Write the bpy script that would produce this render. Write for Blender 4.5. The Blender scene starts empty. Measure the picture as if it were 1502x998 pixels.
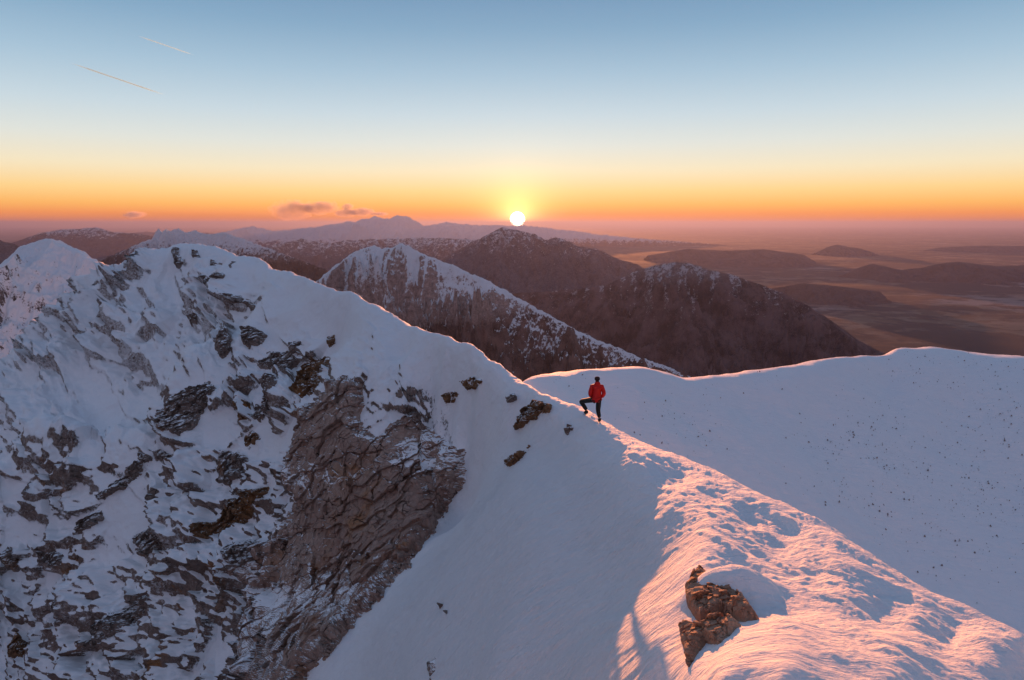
import bpy, math, random
import numpy as np
from mathutils import Vector
random.seed(7); RNG = np.random.default_rng(11)
sc = bpy.context.scene
C = sc.collection
F32 = np.float32

# ------------------------------------------------------------------ camera maths
FPX = 24/36*1502; CX, CY = 751.0, 499.0
PITCH = math.atan((499-328)/FPX); CP, SP = math.cos(PITCH), math.sin(PITCH)
def aq(u, v):
    """bearing a = x/y and slope q = z/y of the sight line that the point lies on"""
    u = np.asarray(u, dtype=float); v = np.asarray(v, dtype=float)
    up = (CY-v)/FPX; dy = CP+SP*up
    return (u-CX)/FPX/dy, (-SP+CP*up)/dy
def at(u, v, Y):
    a, q = aq(u, v); return (float(a*Y), float(Y), float(q*Y))

# ------------------------------------------------------------------ noise
_perm = RNG.permutation(256).astype(np.int32); _perm = np.concatenate([_perm, _perm, _perm])
_g = RNG.normal(size=(256, 3)).astype(F32); _g /= np.linalg.norm(_g, axis=1)[:, None]
def perlin(x, y, z):
    x = np.asarray(x, F32); y = np.asarray(y, F32); z = np.asarray(z, F32)
    x, y, z = np.broadcast_arrays(x, y, z)
    xf, yf, zf = np.floor(x), np.floor(y), np.floor(z)
    xi, yi, zi = [(t.astype(np.int64) & 255).astype(np.int32) for t in (xf, yf, zf)]
    x = x-xf; y = y-yf; z = z-zf
    fu, fv, fw = [t*t*t*(t*(t*6-15)+10) for t in (x, y, z)]
    def cor(i, j, k):
        h = _perm[_perm[_perm[xi+i]+yi+j]+zi+k]
        g = _g[h]
        return g[..., 0]*(x-i)+g[..., 1]*(y-j)+g[..., 2]*(z-k)
    def lx(j, k):
        c0 = cor(0, j, k); return c0+fu*(cor(1, j, k)-c0)
    def ly(k):
        c0 = lx(0, k); return c0+fv*(lx(1, k)-c0)
    c0 = ly(0)
    return (c0+fw*(ly(1)-c0))*1.6
def fbm(x, y, z, octv=4, gain=.5, lac=2.03):
    s = 0; am = 1; f = 1; tot = 0
    for i in range(octv):
        s = s+am*perlin(x*f+i*17.3, y*f+i*5.1, z*f-i*9.7); tot += am; am *= gain; f *= lac
    return s/tot
def ridged(x, y, z, octv=4, gain=.5, lac=2.1):
    s = 0; am = 1; f = 1; tot = 0; w = 1
    for i in range(octv):
        n = 1-np.abs(perlin(x*f+i*11.3, y*f+i*7.1, z*f-i*3.7))*1.9
        n = np.clip(n, -1, 1); n = n*np.abs(n)
        s = s+am*n*w; w = np.clip(n*1.4+.3, 0, 1); tot += am; am *= gain; f *= lac
    return s/tot
def cells(x, y, z, seed=0):
    """3-D voronoi: F1, F2 and three random numbers of the nearest cell"""
    x = np.asarray(x, F32); y = np.asarray(y, F32); z = np.asarray(z, F32)
    xf, yf, zf = np.floor(x), np.floor(y), np.floor(z)
    xi, yi, zi = [(t.astype(np.int64)+seed & 255).astype(np.int32) for t in (xf, yf, zf)]
    x = x-xf; y = y-yf; z = z-zf
    f1 = np.full(x.shape, 9, F32); f2 = f1.copy(); idx = np.zeros(x.shape, np.int32)
    ox = np.zeros(x.shape, F32); oy = ox.copy(); oz = ox.copy()
    for i in (-1, 0, 1):
        for j in (-1, 0, 1):
            for k in (-1, 0, 1):
                h = _perm[_perm[_perm[(xi+i) & 255]+((yi+j) & 255)]+((zi+k) & 255)]
                r = _g[h]*.5+.5
                dx = i+r[..., 0]-x; dy = j+r[..., 1]-y; dz = k+r[..., 2]-z
                d = dx*dx+dy*dy+dz*dz
                n = d < f1
                f2 = np.where(n, f1, np.minimum(f2, d)); f1 = np.where(n, d, f1)
                idx = np.where(n, h, idx)
                ox = np.where(n, dx, ox); oy = np.where(n, dy, oy); oz = np.where(n, dz, oz)
    r = _g[(idx*7+3) & 255]
    tilt = r[..., 0]*ox+r[..., 1]*oy+r[..., 2]*oz
    return np.sqrt(f1), np.sqrt(f2), tilt, r[..., 1]
def sstep(a, b, x):
    t = np.clip((x-a)/(b-a), 0, 1); return t*t*(3-2*t)

# ------------------------------------------------------------------ mesh helpers
def link_mesh(name, V, Fq, mat=None, smooth=True, attrs=None, parent=None):
    me = bpy.data.meshes.new(name)
    V = np.asarray(V, F32).reshape(-1, 3); Fq = np.asarray(Fq, np.int32)
    n, k = Fq.shape
    me.vertices.add(len(V)); me.vertices.foreach_set('co', V.ravel())
    me.loops.add(n*k); me.loops.foreach_set('vertex_index', Fq.ravel())
    me.polygons.add(n); me.polygons.foreach_set('loop_start', np.arange(0, n*k, k, dtype=np.int32))
    me.polygons.foreach_set('use_smooth', np.full(n, smooth))
    me.update(calc_edges=True)
    for kx, val in (attrs or {}).items():
        at_ = me.attributes.new(kx, 'FLOAT', 'POINT'); at_.data.foreach_set('value', np.asarray(val, F32).ravel())
    if mat: me.materials.append(mat)
    o = bpy.data.objects.new(name, me); C.objects.link(o)
    if parent: o.parent = parent
    return o
def grid_faces(nr, nc):
    i = np.arange(nr*nc, dtype=np.int32).reshape(nr, nc)
    return np.stack([i[:-1, :-1], i[:-1, 1:], i[1:, 1:], i[1:, :-1]], -1).reshape(-1, 4)
def tag(o, label=None, cat=None, group=None, kind=None):
    if label: o['label'] = label
    if cat: o['category'] = cat
    if group: o['group'] = group
    if kind: o['kind'] = kind
    return o
def grid_normals(P, keep=False):
    du = np.gradient(P, axis=0); dv = np.gradient(P, axis=1)
    n = np.cross(du, dv); n /= np.linalg.norm(n, axis=-1, keepdims=True)+1e-12
    if keep: return n*np.sign(np.median(n[..., 2]))
    s = np.sign(n[..., 2:3]); s[s == 0] = 1
    return n*s

# ------------------------------------------------------------------ materials
class NT:
    def __init__(s, mat):
        s.t = mat.node_tree; s.t.nodes.clear()
    def n(s, typ, props=None, **inp):
        nd = s.t.nodes.new(typ)
        for k, v in (props or {}).items(): setattr(nd, k, v)
        for k, v in inp.items():
            key = int(k[1:]) if k[0] == '_' and k[1:].isdigit() else k.replace('__', ' ')
            s.set(nd.inputs[key], v)
        return nd
    def set(s, sock, v):
        if isinstance(v, bpy.types.NodeSocket): s.t.links.new(v, sock)
        elif isinstance(v, bpy.types.Node): s.t.links.new(v.outputs[0], sock)
        else: sock.default_value = v
    def m(s, op, a, b=0.0, c=0.0, clamp=False):
        nd = s.t.nodes.new('ShaderNodeMath'); nd.operation = op; nd.use_clamp = clamp
        s.set(nd.inputs[0], a); s.set(nd.inputs[1], b)
        s.set(nd.inputs[2], c)
        return nd.outputs[0]
    def ss(s, x, lo, hi):
        nd = s.t.nodes.new('ShaderNodeMapRange'); nd.interpolation_type = 'SMOOTHSTEP'
        s.set(nd.inputs[0], x); s.set(nd.inputs[1], lo); s.set(nd.inputs[2], hi)
        return nd.outputs[0]
    def mix(s, f, a, b, mode='MIX'):
        nd = s.t.nodes.new('ShaderNodeMix'); nd.data_type = 'RGBA'; nd.blend_type = mode
        s.set(nd.inputs[0], f); s.set(nd.inputs[6], a); s.set(nd.inputs[7], b)
        return nd.outputs[2]
    def noise(s, vec, scale, detail=4, rough=.55, dist=0.0):
        nd = s.n('ShaderNodeTexNoise', None, Vector=vec, Scale=scale, Detail=detail, Roughness=rough, Distortion=dist)
        return nd.outputs['Fac']
    def vor(s, vec, scale, feat='F1', out='Distance', rnd=1.0):
        nd = s.n('ShaderNodeTexVoronoi', {'feature': feat}, Vector=vec, Scale=scale, Randomness=rnd)
        return nd.outputs[out]
    def attr(s, name):
        return s.n('ShaderNodeAttribute', {'attribute_name': name}).outputs['Fac']
def newmat(name):
    m = bpy.data.materials.new(name); m.use_nodes = True; return m, NT(m)
def rgb(r, g, b): return (r, g, b, 1)

SNOW = rgb(.86, .87, .90)
def rock_color(t, pos, scale, warm):
    """layered limestone: grey-brown with rusty stains, fine grain and thin dark joints"""
    wv = t.n('ShaderNodeTexNoise', None, Vector=pos, Scale=scale*.5, Detail=3.0).outputs['Color']
    wp = t.n('ShaderNodeVectorMath', {'operation': 'MULTIPLY_ADD'}, _0=wv, _1=(1.4/scale,)*3, _2=pos).outputs[0]
    n1 = t.noise(pos, scale*.35, 5, .6); n2 = t.noise(pos, scale*4, 6, .7)
    c = t.mix(t.ss(n1, .38, .64), warm['a'], warm['b'])
    c = t.mix(t.ss(t.noise(pos, scale*.22, 4, .65, .6), .56, .70), c, warm['rust'])
    c = t.mix(t.m('MULTIPLY', t.ss(n2, .35, .75), .55), c, warm['dark'])
    e1 = t.vor(wp, scale*.55, 'DISTANCE_TO_EDGE'); e2 = t.vor(wp, scale*1.7, 'DISTANCE_TO_EDGE')
    br = t.noise(pos, scale*.8, 3)
    j = t.m('MINIMUM', t.m('ADD', t.ss(e1, .0, .014), t.m('MULTIPLY', t.ss(br, .42, .62), .9)), t.m('ADD', t.ss(e2, .0, .03), t.m('ADD', t.m('MULTIPLY', br, .9), .1)))
    j = t.m('MINIMUM', j, 1.0)
    c = t.mix(j, rgb(.035, .025, .022), c)
    h = t.m('ADD', t.m('MULTIPLY', j, .45), t.m('ADD', t.m('MULTIPLY', n2, .6), t.m('MULTIPLY', t.vor(wp, scale*1.7, 'F1'), .5)))
    return c, h
ROCK = dict(a=rgb(.24, .165, .135), b=rgb(.33, .25, .215), rust=rgb(.36, .16, .06), dark=rgb(.10, .078, .07))
ROCKW = dict(a=rgb(.30, .17, .11), b=rgb(.36, .23, .16), rust=rgb(.42, .17, .06), dark=rgb(.16, .09, .06))

def mat_terrain():
    m, t = newmat('snow_and_rock')
    pos = t.n('ShaderNodeNewGeometry').outputs['Position']; nrm = t.n('ShaderNodeNewGeometry').outputs['Normal']
    nz = t.n('ShaderNodeSeparateXYZ', None, Vector=nrm).outputs['Z']
    rk = t.attr('rock')
    c, h = rock_color(t, pos, 1.0, ROCK)
    nn = t.m('ADD', t.m('MULTIPLY', t.noise(pos, 1.5, 8, .78), .6), t.m('MULTIPLY', t.noise(pos, 7, 5, .8), .4))
    mval = t.m('ADD', t.m('MULTIPLY', rk, .86), t.m('MULTIPLY', t.m('SUBTRACT', nn, .5), 2.6))
    mask = t.ss(mval, .46, .54)
    # snow
    sn = t.mix(t.noise(pos, .8, 4), rgb(.82, .83, .87), rgb(.88, .89, .92))
    # wind ripples that run down the flank
    mp = t.n('ShaderNodeMapping', None, Vector=pos, Rotation=(0, 0, math.radians(-28)), Scale=(.5, 6.0, 1.6)).outputs[0]
    rip = t.noise(mp, 1.6, 5, .62, .1)
    fine = t.noise(pos, 9, 6, .7)
    st = t.attr('streak')
    hs = t.m('ADD', t.m('MULTIPLY', t.m('MULTIPLY', rip, st), .15), t.m('ADD', t.m('MULTIPLY', fine, .035), t.m('MULTIPLY', t.noise(t.n('ShaderNodeMapping', None, Vector=pos, Rotation=(0, 0, .5), Scale=(.5, 1.6, 1)).outputs[0], .9, 6, .62, .3), .22)))
    hh = t.m('ADD', t.m('MULTIPLY', t.m('SUBTRACT', 1.0, mask), hs), t.m('MULTIPLY', mask, t.m('MULTIPLY', h, .30)))
    b = t.n('ShaderNodeBump', None, Strength=1.0, Distance=1.0, Height=hh)
    bs = t.n('ShaderNodeBsdfPrincipled', None, Roughness=.75, Normal=b.outputs[0])
    # rime and spindrift stick to the rock in fine flecks
    far_ = t.ss(t.n('ShaderNodeSeparateXYZ', None, Vector=pos).outputs['Y'], 48, 90)
    dz = t.m('ADD', t.m('ADD', t.noise(pos, 3.5, 8, .8), t.m('MULTIPLY', t.noise(pos, .25, 2), .35)), t.m('MULTIPLY', t.m('SUBTRACT', far_, .75), .12))
    c = t.mix(t.m('MULTIPLY', t.ss(dz, .60, .78), .8), c, SNOW)
    t.set(bs.inputs['Base Color'], t.mix(mask, sn, c))
    bs.inputs['Specular IOR Level'].default_value = .2
    o = t.n('ShaderNodeOutputMaterial', None, Surface=bs.outputs[0])
    return m
def mat_rock(name, pal, scale, snow_thr=.62, snow_amt=1.0, bump=.35, nsc=1.6):
    m, t = newmat(name)
    g = t.n('ShaderNodeNewGeometry'); pos = g.outputs['Position']
    nz = t.n('ShaderNodeSeparateXYZ', None, Vector=g.outputs['Normal']).outputs['Z']
    c, h = rock_color(t, pos, scale, pal)
    nn = t.noise(pos, nsc, 7, .7)
    mval = t.m('ADD', t.m('ADD', nz, t.attr('snowy')), t.m('MULTIPLY', t.m('SUBTRACT', nn, .5), 1.1))
    mask = t.m('MULTIPLY', t.ss(mval, snow_thr-.03, snow_thr+.03), snow_amt)
    col = t.mix(mask, c, SNOW)
    hh = t.m('ADD', t.m('MULTIPLY', t.m('SUBTRACT', 1.0, mask), t.m('MULTIPLY', h, bump)), t.m('MULTIPLY', mask, .12))
    b = t.n('ShaderNodeBump', None, Strength=.9, Distance=1.0/scale, Height=hh)
    bs = t.n('ShaderNodeBsdfPrincipled', None, Roughness=.85, Normal=b.outputs[0])
    bs.inputs['Specular IOR Level'].default_value = .2
    t.set(bs.inputs['Base Color'], col)
    t.n('ShaderNodeOutputMaterial', None, Surface=bs.outputs[0])
    return m
def mat_mountain(name, scale, rock=(.13, .085, .075), forest=(.05, .035, .03), snow=.8):
    """far mountain: 'snow' attribute says how much snow a spot keeps, 'wood' how wooded it is"""
    m, t = newmat(name)
    g = t.n('ShaderNodeNewGeometry'); pos = g.outputs['Position']
    nz = t.n('ShaderNodeSeparateXYZ', None, Vector=g.outputs['Normal']).outputs['Z']
    n1 = t.noise(pos, 8/scale, 8, .68); n2 = t.noise(pos, 40/scale, 5, .75)
    nn = t.m('ADD', t.m('MULTIPLY', n1, .5), t.m('MULTIPLY', n2, .5))
    mv = t.m('ADD', t.attr('snow'), t.m('MULTIPLY', t.m('SUBTRACT', nn, .5), 2.4))
    mask = t.ss(mv, .42, .58)
    wd = t.ss(t.m('ADD', t.attr('wood'), t.m('SUBTRACT', n1, .5)), .4, .6)
    rc = t.mix(t.ss(nn, .34, .66), rgb(*[x*.45 for x in rock]), rgb(*[x*1.55 for x in rock]))
    fc = t.mix(t.ss(t.m('ADD', t.m('MULTIPLY', t.noise(pos, 2.2/scale, 5, .6), .6), t.m('MULTIPLY', n2, .4)), .40, .60), rgb(*[x*.55 for x in forest]), rgb(*[x*1.5 for x in forest]))
    c = t.mix(wd, rc, fc)
    c = t.mix(t.m('MULTIPLY', mask, snow), c, rgb(.80, .80, .84))
    b = t.n('ShaderNodeBump', None, Strength=.8, Distance=scale*.012, Height=nn)
    bs = t.n('ShaderNodeBsdfPrincipled', None, Roughness=.9, Normal=b.outputs[0])
    bs.inputs['Specular IOR Level'].default_value = .1
    t.set(bs.inputs['Base Color'], c)
    t.n('ShaderNodeOutputMaterial', None, Surface=bs.outputs[0])
    return m
def mat_plain(name, color, rough=.8, bump=None, noise_amt=.15, nscale=20, spec=.3):
    m, t = newmat(name)
    tc = t.n('ShaderNodeTexCoord').outputs['Object']
    n = t.noise(tc, nscale, 4)
    c = t.mix(n, rgb(*[x*(1-noise_amt) for x in color]), rgb(*[min(1, x*(1+noise_amt)) for x in color]))
    bs = t.n('ShaderNodeBsdfPrincipled', None, Roughness=rough)
    bs.inputs['Specular IOR Level'].default_value = spec
    t.set(bs.inputs['Base Color'], c)
    if bump:
        b = t.n('ShaderNodeBump', None, Strength=.6, Distance=bump, Height=n); t.set(bs.inputs['Normal'], b.outputs[0])
    t.n('ShaderNodeOutputMaterial', None, Surface=bs.outputs[0])
    return m

# ------------------------------------------------------------------ the snowy ridge: control points (sight line, distance, roughness)
CPTS = []
def dens(pts, step=14):
    out = [pts[0]]
    for p, q in zip(pts[:-1], pts[1:]):
        n = max(1, int(math.hypot(q[0]-p[0], q[1]-p[1])/step+.5))
        for i in range(1, n+1):
            t = i/n; out.append((p[0]+(q[0]-p[0])*t, p[1]+(q[1]-p[1])*t, 1/((1-t)/p[2]+t/q[2])))
    return out
def add(u, v, Y, r=0.0, s=0.0): CPTS.append((u, v, Y, r, s))
near_sil = [(1502,930,10.2),(1401,880,11.6),(1326,843,12.8),(1250,805,14.2),(1200,770,15.5),(1125,733,17.2),(1075,705,19),(1010,680,21),(965,665,22.5),(925,645,24),(895,626,25.4),(880,617,26),(862,607,26.7),(845,600,27.5),(825,591,28.9)]
for u, v, Y in dens(near_sil, 16):
    add(u, v, Y, .0)
    a, q = aq(u, v); CPTS.append(('r', float(a), Y*math.exp(.2), float(q)-.10, 0, 0)); CPTS.append(('r', float(a), Y*math.exp(.55), float(q)-.32, 0, 0))
add(1650,1000,8.6); add(1850,1100,7.5)
far_sil = [(800,580,31),(760,558,35),(700,527,40),(640,497,46),(590,472,52),(550,452,57),(520,439,61),(484,428,66),(462,417,70),(442,408,74),(422,398,78),(398,393,83),(380,385,86),(359,375,92),(343,374,96),(315,365,101),(284,359,106),(256,359,109),(230,371,111),(196,398,113),(176,408,114),(143,417,115),(130,440,115),(116,450,114),(100,466,113),(80,490,112),(63,507,112),(37,526,110),(0,556,108),(-150,640,104),(-300,700,100)]
for i, (u, v, Y) in enumerate(dens(far_sil, 12)):
    add(u, v, Y, .1 if u > 230 else .8)
    if 440 < u < 870:
        a, q = aq(u, v); yn = Y*(.945 if u < 740 else .96); CPTS.append(('r', float(a), yn, float(q)*Y/yn+.10*(Y-yn)/yn, .08, 0))
    a, q = aq(u, v); CPTS.append(('r', float(a), Y*math.exp(.12), float(q)-.055, .2, 0)); CPTS.append(('r', float(a), Y*math.exp(.45), float(q)-.22, .2, 0))
# bowl and its far rim
rim = [(770,556,104),(800,549,110),(870,540,113),(940,539,116),(978,546,118),(1006,553,119),(1080,546,122),(1150,537,126),(1220,525,130),(1267,522,133),(1292,523,134),(1314,511,140),(1361,509,142),(1431,517,142),(1502,524,140),(1650,540,136),(1850,560,130)]
for u, v, Y in dens(rim, 22):
    add(u, v, Y, 0)
    a, q = aq(u, v); CPTS.append(('r', float(a), Y*math.exp(.10), float(q)-.03, 0, 0)); CPTS.append(('r', float(a), Y*math.exp(.4), float(q)-.25, 0, 0))
for p in [(900,600,99),(1000,650,92),(1100,690,88),(1200,730,86),(1300,700,95),(1300,780,84),(1400,800,83),(1502,900,72),(1502,700,100),(1000,600,104),(1200,620,108),(1400,620,114),(880,570,106),(1300,560,125),(1100,600,108),(1750,800,85),
          (900,900,60),(1100,1000,52),(1300,1100,44),(1502,1200,38),(830,800,58),(1750,1200,36)]:
    add(*p)
# near ridge: the wind-packed back and its left edge
for p in [(845,611,27.0),(870,632,25),(900,655,23),(940,690,20),(985,735,17),(1040,775,14.8),(1000,700,19.5),(1050,735,17),(1100,770,15.6),(1150,800,14.3),
          (1200,850,12.1),(1300,900,10.7),(1400,940,10),(1502,998,8.9),(1300,998,8.0),(1200,950,8.9),(1150,998,7.6),(1100,940,9.0),(1050,998,7.9),
          (1045,822,12.9),(1062,850,12.2),(1085,880,11.3),(1120,905,10.2),(1110,850,12.2),(1160,870,11.5),(1120,812,13.7),(1010,830,12.9),(1000,870,12.0),(998,940,10.3),(1012,985,8.9),(1040,960,9.1)]:
    add(p[0], p[1], p[2], 0, .3)
# left flank of the near ridge down to the couloir
for p in [(800,640,27.5),(830,680,24.2),(880,720,20.5),(930,780,17),(960,850,14.2),(900,850,15.6),(900,920,13.2),(850,800,18.4),(850,998,12.4),(940,998,10.2),(700,900,19.5),(780,900,16.6),(600,998,20.5),(720,998,15.5),
          (760,700,25.5),(700,760,26),(640,830,26.5),(780,780,20.5),(560,940,25)]:
    add(p[0], p[1], p[2], 0, 1.0)
for p in [(300,1300,30),(500,1300,20),(700,1300,12),(900,1300,8),(1100,1300,5.6),(1400,1300,4.6),(1700,1300,4.4),(0,1300,40)]:
    add(p[0], p[1], p[2], .2, .5)
# couloir right of the slab
for p in [(670,562,39.6),(692,620,37.4),(700,680,35.3),(650,785,31.5),(540,900,29),(470,985,28),(600,505,46.5),(650,538,41.0),(700,569,36.5),(745,581,32.8),(790,609,29.1),(765,625,31),(725,660,32)]:
    add(p[0], p[1], p[2], .0, .5)
# slab
for p in [(552,494,49.5),(505,530,50),(600,540,44.6),(640,585,42),(658,620,39.8),(672,670,37.8),(560,600,42.5),(480,600,46),(560,700,39.5),(460,720,43.5),(620,740,37),(500,850,36.5),(560,800,35.7),(430,960,33)]:
    add(p[0], p[1], p[2], .35)
# second rib and its domes
rib = [(410,424,73),(393,436,72.5),(366,466,71),(345,495,70),(320,498,69),(273,514,67),(262,540,66),(243,600,64),(240,622,62.5),(200,640,63),(150,648,64),(100,632,66),(65,627,67),(30,660,67),(0,695,66),(-150,760,64)]
for u, v, Y in dens(rib, 14):
    add(u, v, Y, .3 if u > 340 else .6)
    if u > 370: continue
    a, q = aq(u, v); CPTS.append(('r', float(a), Y*1.07, float(q)-.022, .5, 0))
for p in [(440,430,68,.0),(470,450,62.5,.0),(430,460,65,.1),(273,500,86,.7),(270,440,96,.7),(262,400,103,.6),(100,560,92,.8),(50,600,86,.8),(150,600,84,.7),(0,640,86,.7),(200,560,86,.7),(150,500,98,.9),(200,480,95,.8),(330,440,90,.8),(370,410,86.5,.6),(330,400,95,.5),(200,430,104,.9),
          (300,600,60,.6),(350,560,62,.8),(400,500,65,.5),(440,520,61,.7),(500,490,58,.1),(100,750,60,.9),(0,800,60,.8),(200,750,56,.4),(300,700,54.5,.9),(380,620,55,1.0),(430,600,52,1.0),(470,560,53.5,.7),(0,998,52,.9),(150,998,48,1.),(300,998,42,1.),(400,998,37,1.),(200,880,50.5,.8),(300,850,47.5,1.),(380,780,47.5,1.),(50,900,56,.8),(-200,800,62,.8),(-200,998,54,.8),(410,850,43,1.)]:
    add(p[0], p[1], p[2], p[3])
# run-out behind the whole ridge
for u in (-400, 0, 400, 760, 1100, 1502, 1900):
    a, q = aq(u, 900); CPTS.append(('r', float(a), 330, -.62, 0, 0))

KA = 2.2
pa, pl, pq, pr, ps = [], [], [], [], []
for c in CPTS:
    if c[0] == 'r': a, Y, q, r, s = c[1:6]
    else:
        a, q = aq(c[0], c[1]); Y, r, s = c[2:5]
    pa.append(a*KA); pl.append(math.log(Y)); pq.append(q); pr.append(r); ps.append(s)
pa, pl, pq, pr, ps = [np.array(t, float) for t in (pa, pl, pq, pr, ps)]
def kern(d2): return np.sqrt(d2+.0012)
D2 = (pa[:, None]-pa)**2+(pl[:, None]-pl)**2
K = kern(D2)+np.eye(len(pa))*(-.0009)
Pm = np.stack([np.ones_like(pa), pa, pl], 1)
A = np.block([[K, Pm], [Pm.T, np.zeros((3, 3))]])
W = np.linalg.solve(A, np.concatenate([np.stack([pq, pr, ps], 1), np.zeros((3, 3))]))
A0, A1, L0, L1 = -1.05, 1.08, math.log(3.0), math.log(300.)
NAc, NLc = 640, 1000
ga = np.linspace(A0, A1, NAc); gl = np.linspace(L0, L1, NLc)
TAB = np.zeros((NAc, NLc, 3))
for i in range(NAc):
    d2 = (ga[i]*KA-pa[None])**2+(gl[:, None]-pl[None])**2
    TAB[i] = kern(d2)@W[:-3]+W[-3]+ga[i]*KA*W[-2]+gl[:, None]*W[-1]
TAB[..., 1] = np.clip(TAB[..., 1], 0, 1); TAB[..., 2] = np.clip(TAB[..., 2], 0, 1)
def tab(a, l, ch=0):
    fi = np.clip((a-A0)/(A1-A0)*(NAc-1), 0, NAc-1.001); fj = np.clip((l-L0)/(L1-L0)*(NLc-1), 0, NLc-1.001)
    i = fi.astype(int); j = fj.astype(int); s = fi-i; t = fj-j
    T = TAB[..., ch]
    return (T[i, j]*(1-s)+T[i+1, j]*s)*(1-t)+(T[i, j+1]*(1-s)+T[i+1, j+1]*s)*t

# crest line in plan, for the trodden / wind-crusted strip
crest_xy = np.array([(float(aq(u, v)[0])*Y, Y) for u, v, Y in [(1300,930,10),(1200,830,13),(1100,760,15.8),(1010,705,19.4),(950,675,22),(900,640,24.5),(870,618,26.2),(830,598,28.8),(800,582,31),(760,560,35),(700,529,40),(640,499,46),(550,454,57),(442,410,74),(359,377,92),(256,361,109)]])
def dist_poly(x, y, pts):
    best = np.full(np.shape(x), 1e9)
    for (x0, y0), (x1, y1) in zip(pts[:-1], pts[1:]):
        dx, dy = x1-x0, y1-y0
        t = np.clip(((x-x0)*dx+(y-y0)*dy)/(dx*dx+dy*dy), 0, 1)
        best = np.minimum(best, np.hypot(x-x0-t*dx, y-y0-t*dy))
    return best

def relief(P, N, rough, streak):
    """adds snow drifts, ripples and rock bands to the smooth surface; returns points and a rock value"""
    x, y, z = P[..., 0], P[..., 1], P[..., 2]
    dist = y
    # large soft forms
    soft = fbm(x/9, y/9, z/9, 3)*.5*sstep(10, 60, dist)+fbm(x/2.2, y/5, z/4, 3)*.10*sstep(30, 80, dist)
    # wind ripples running down the left flank of the near ridge
    ca, sa = math.cos(math.radians(-28)), math.sin(math.radians(-28))
    xr, yr = x*ca+y*sa, -x*sa+y*ca
    rip = (ridged(xr*.16, yr*1.5+fbm(x*.3, y*.3, 0, 2), z*.3, 3, .5)*.045+fbm(xr*.3, yr*3.4, z*.5, 3, .55)*.022)*streak*sstep(0, 8, dist)
    # trodden crest
    dc = dist_poly(x, y, crest_xy)
    wdt = np.interp(dist, [5, 12, 20, 28, 60, 120], [3.6, 3.2, 2.0, 1.5, 2.6, 3.5])
    cw = 1-sstep(.4, 1.0, dc/wdt)
    lump = (ridged(x*1.1+y*.30, y*.30, z*.5, 3, .5)*.07 + fbm(x*1.3+y*.3, y*.5, z, 3, .5)*.08 + np.abs(fbm(x*2.4+y*.5, y*1.1, z*1.7, 4, .6))*.075)*cw*np.interp(dist, [4, 12, 40, 100], [.75, 1.0, 1.1, 1.8])
    # drifts on the near back, long and facing the wind
    drift = fbm((x+y*.3)*.45, (y-x*.3)*.22, z*.1, 3)*.22*np.clip(1-streak, 0, 1)*sstep(30, 18, dist)
    crumb = fbm(x*4, y*4, z*4, 3, .6)*.02*np.clip(dist/15, .6, 2.0)
    # crags: snow drapes a broken surface of ribs and blocks; hollows are filled smooth
    sc_ = np.clip(dist/60, .75, 1.7)
    wx = fbm(x/7, y/7, z/7, 3)*3.0
    # along = down the face, across = over it
    al = (x*.45+y*.60+z*.66); ac = (x*.80-y*.58+z*.05); up_ = (x*.38+y*.52-z*.76)
    rib_ = ridged((ac+wx)/11/sc_, al/26/sc_, up_/15, 4, .5)
    mid_ = ridged((ac-wx*.6)/4.2/sc_, (al+wx)/6.5/sc_, up_/4.5, 4, .55)
    f1, f2, tilt, rn = cells((ac+wx*.5)/2.6/sc_, (al-wx)/4.2/sc_, up_/3.0/sc_)
    bed = (al*.30-ac*.75+z*.55)/2.6/sc_+fbm(x/4, y/4, z/4, 4)*2.2
    saw = (bed-np.floor(bed)); saw = (1-saw)**1.5
    fine_ = ridged(x*.9/sc_, y*.9/sc_, z*1.3/sc_, 4, .6)
    area = sstep(-.35, .35, fbm(x/15+3, y/15, z/13, 3)*1.4+(rough-.45)*1.3)
    rr = np.clip(rough*1.1, 0, 1.1)
    h0 = rib_*1.7+(mid_*.9+fbm(x/3.1/sc_, y/3.1/sc_, z/3.1/sc_, 4, .55)*1.5+tilt*1.1+rn*.45+saw*.22*area)*(.35+.65*area)
    fill = h0-.35+rib_*0
    h1 = np.log1p(np.exp(np.clip(fill*3.0, -30, 30)))/3.0        # hollows fill with snow
    ex = (h0-.15)*area
    out = h1*sc_*rr*1.45*sstep(.04, .3, rough)
    det = (fine_*.22+fbm(x*2.4, y*2.4, z*3.2, 4, .6)*.16)*sc_*sstep(.05, .6, h1)*rr*sstep(.1, .4, rough)*(.4+.6*area)
    hump = .42*np.exp(-(((x-4.05)/.75)**2+((y-11.7)/.5)**2)**1.5)-.16*np.exp(-(((x-4.9)/1.3)**2+((y-10.6)/.7)**2))
    disp = out+det+soft+rip+lump+drift+crumb+hump
    Q = P+N*disp[..., None].astype(P.dtype)
    return Q, ex

# columns and rows: rows sit closer where the surface is seen
NA, NR = 1250, 1000
fa = np.linspace(A0+.01, A1-.01, NA)
ll = np.linspace(L0, L1, 1800)
AA, LL = np.meshgrid(fa, ll, indexing='ij')
q = tab(AA, LL)
run = np.maximum.accumulate(q, axis=1)
vis = sstep(.03, .0, run-q)
ds = np.sqrt((np.diff(q, axis=1)*1.0)**2+(np.diff(LL, axis=1)*.10)**2)*(0.10+vis[:, 1:])
ds += .00003
k = 25; pad = np.pad(ds, ((k, k), (0, 0)), mode='edge'); cs = np.cumsum(pad, 0); ds = (cs[2*k:]-np.vstack([np.zeros((1, ds.shape[1])), cs[:-2*k-1]]))/(2*k+1)
cum = np.concatenate([np.zeros((NA, 1)), np.cumsum(ds, 1)], 1); cum /= cum[:, -1:]
tt = np.linspace(0, 1, NR)
RL = np.stack([np.interp(tt, cum[i], ll) for i in range(NA)])
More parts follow.
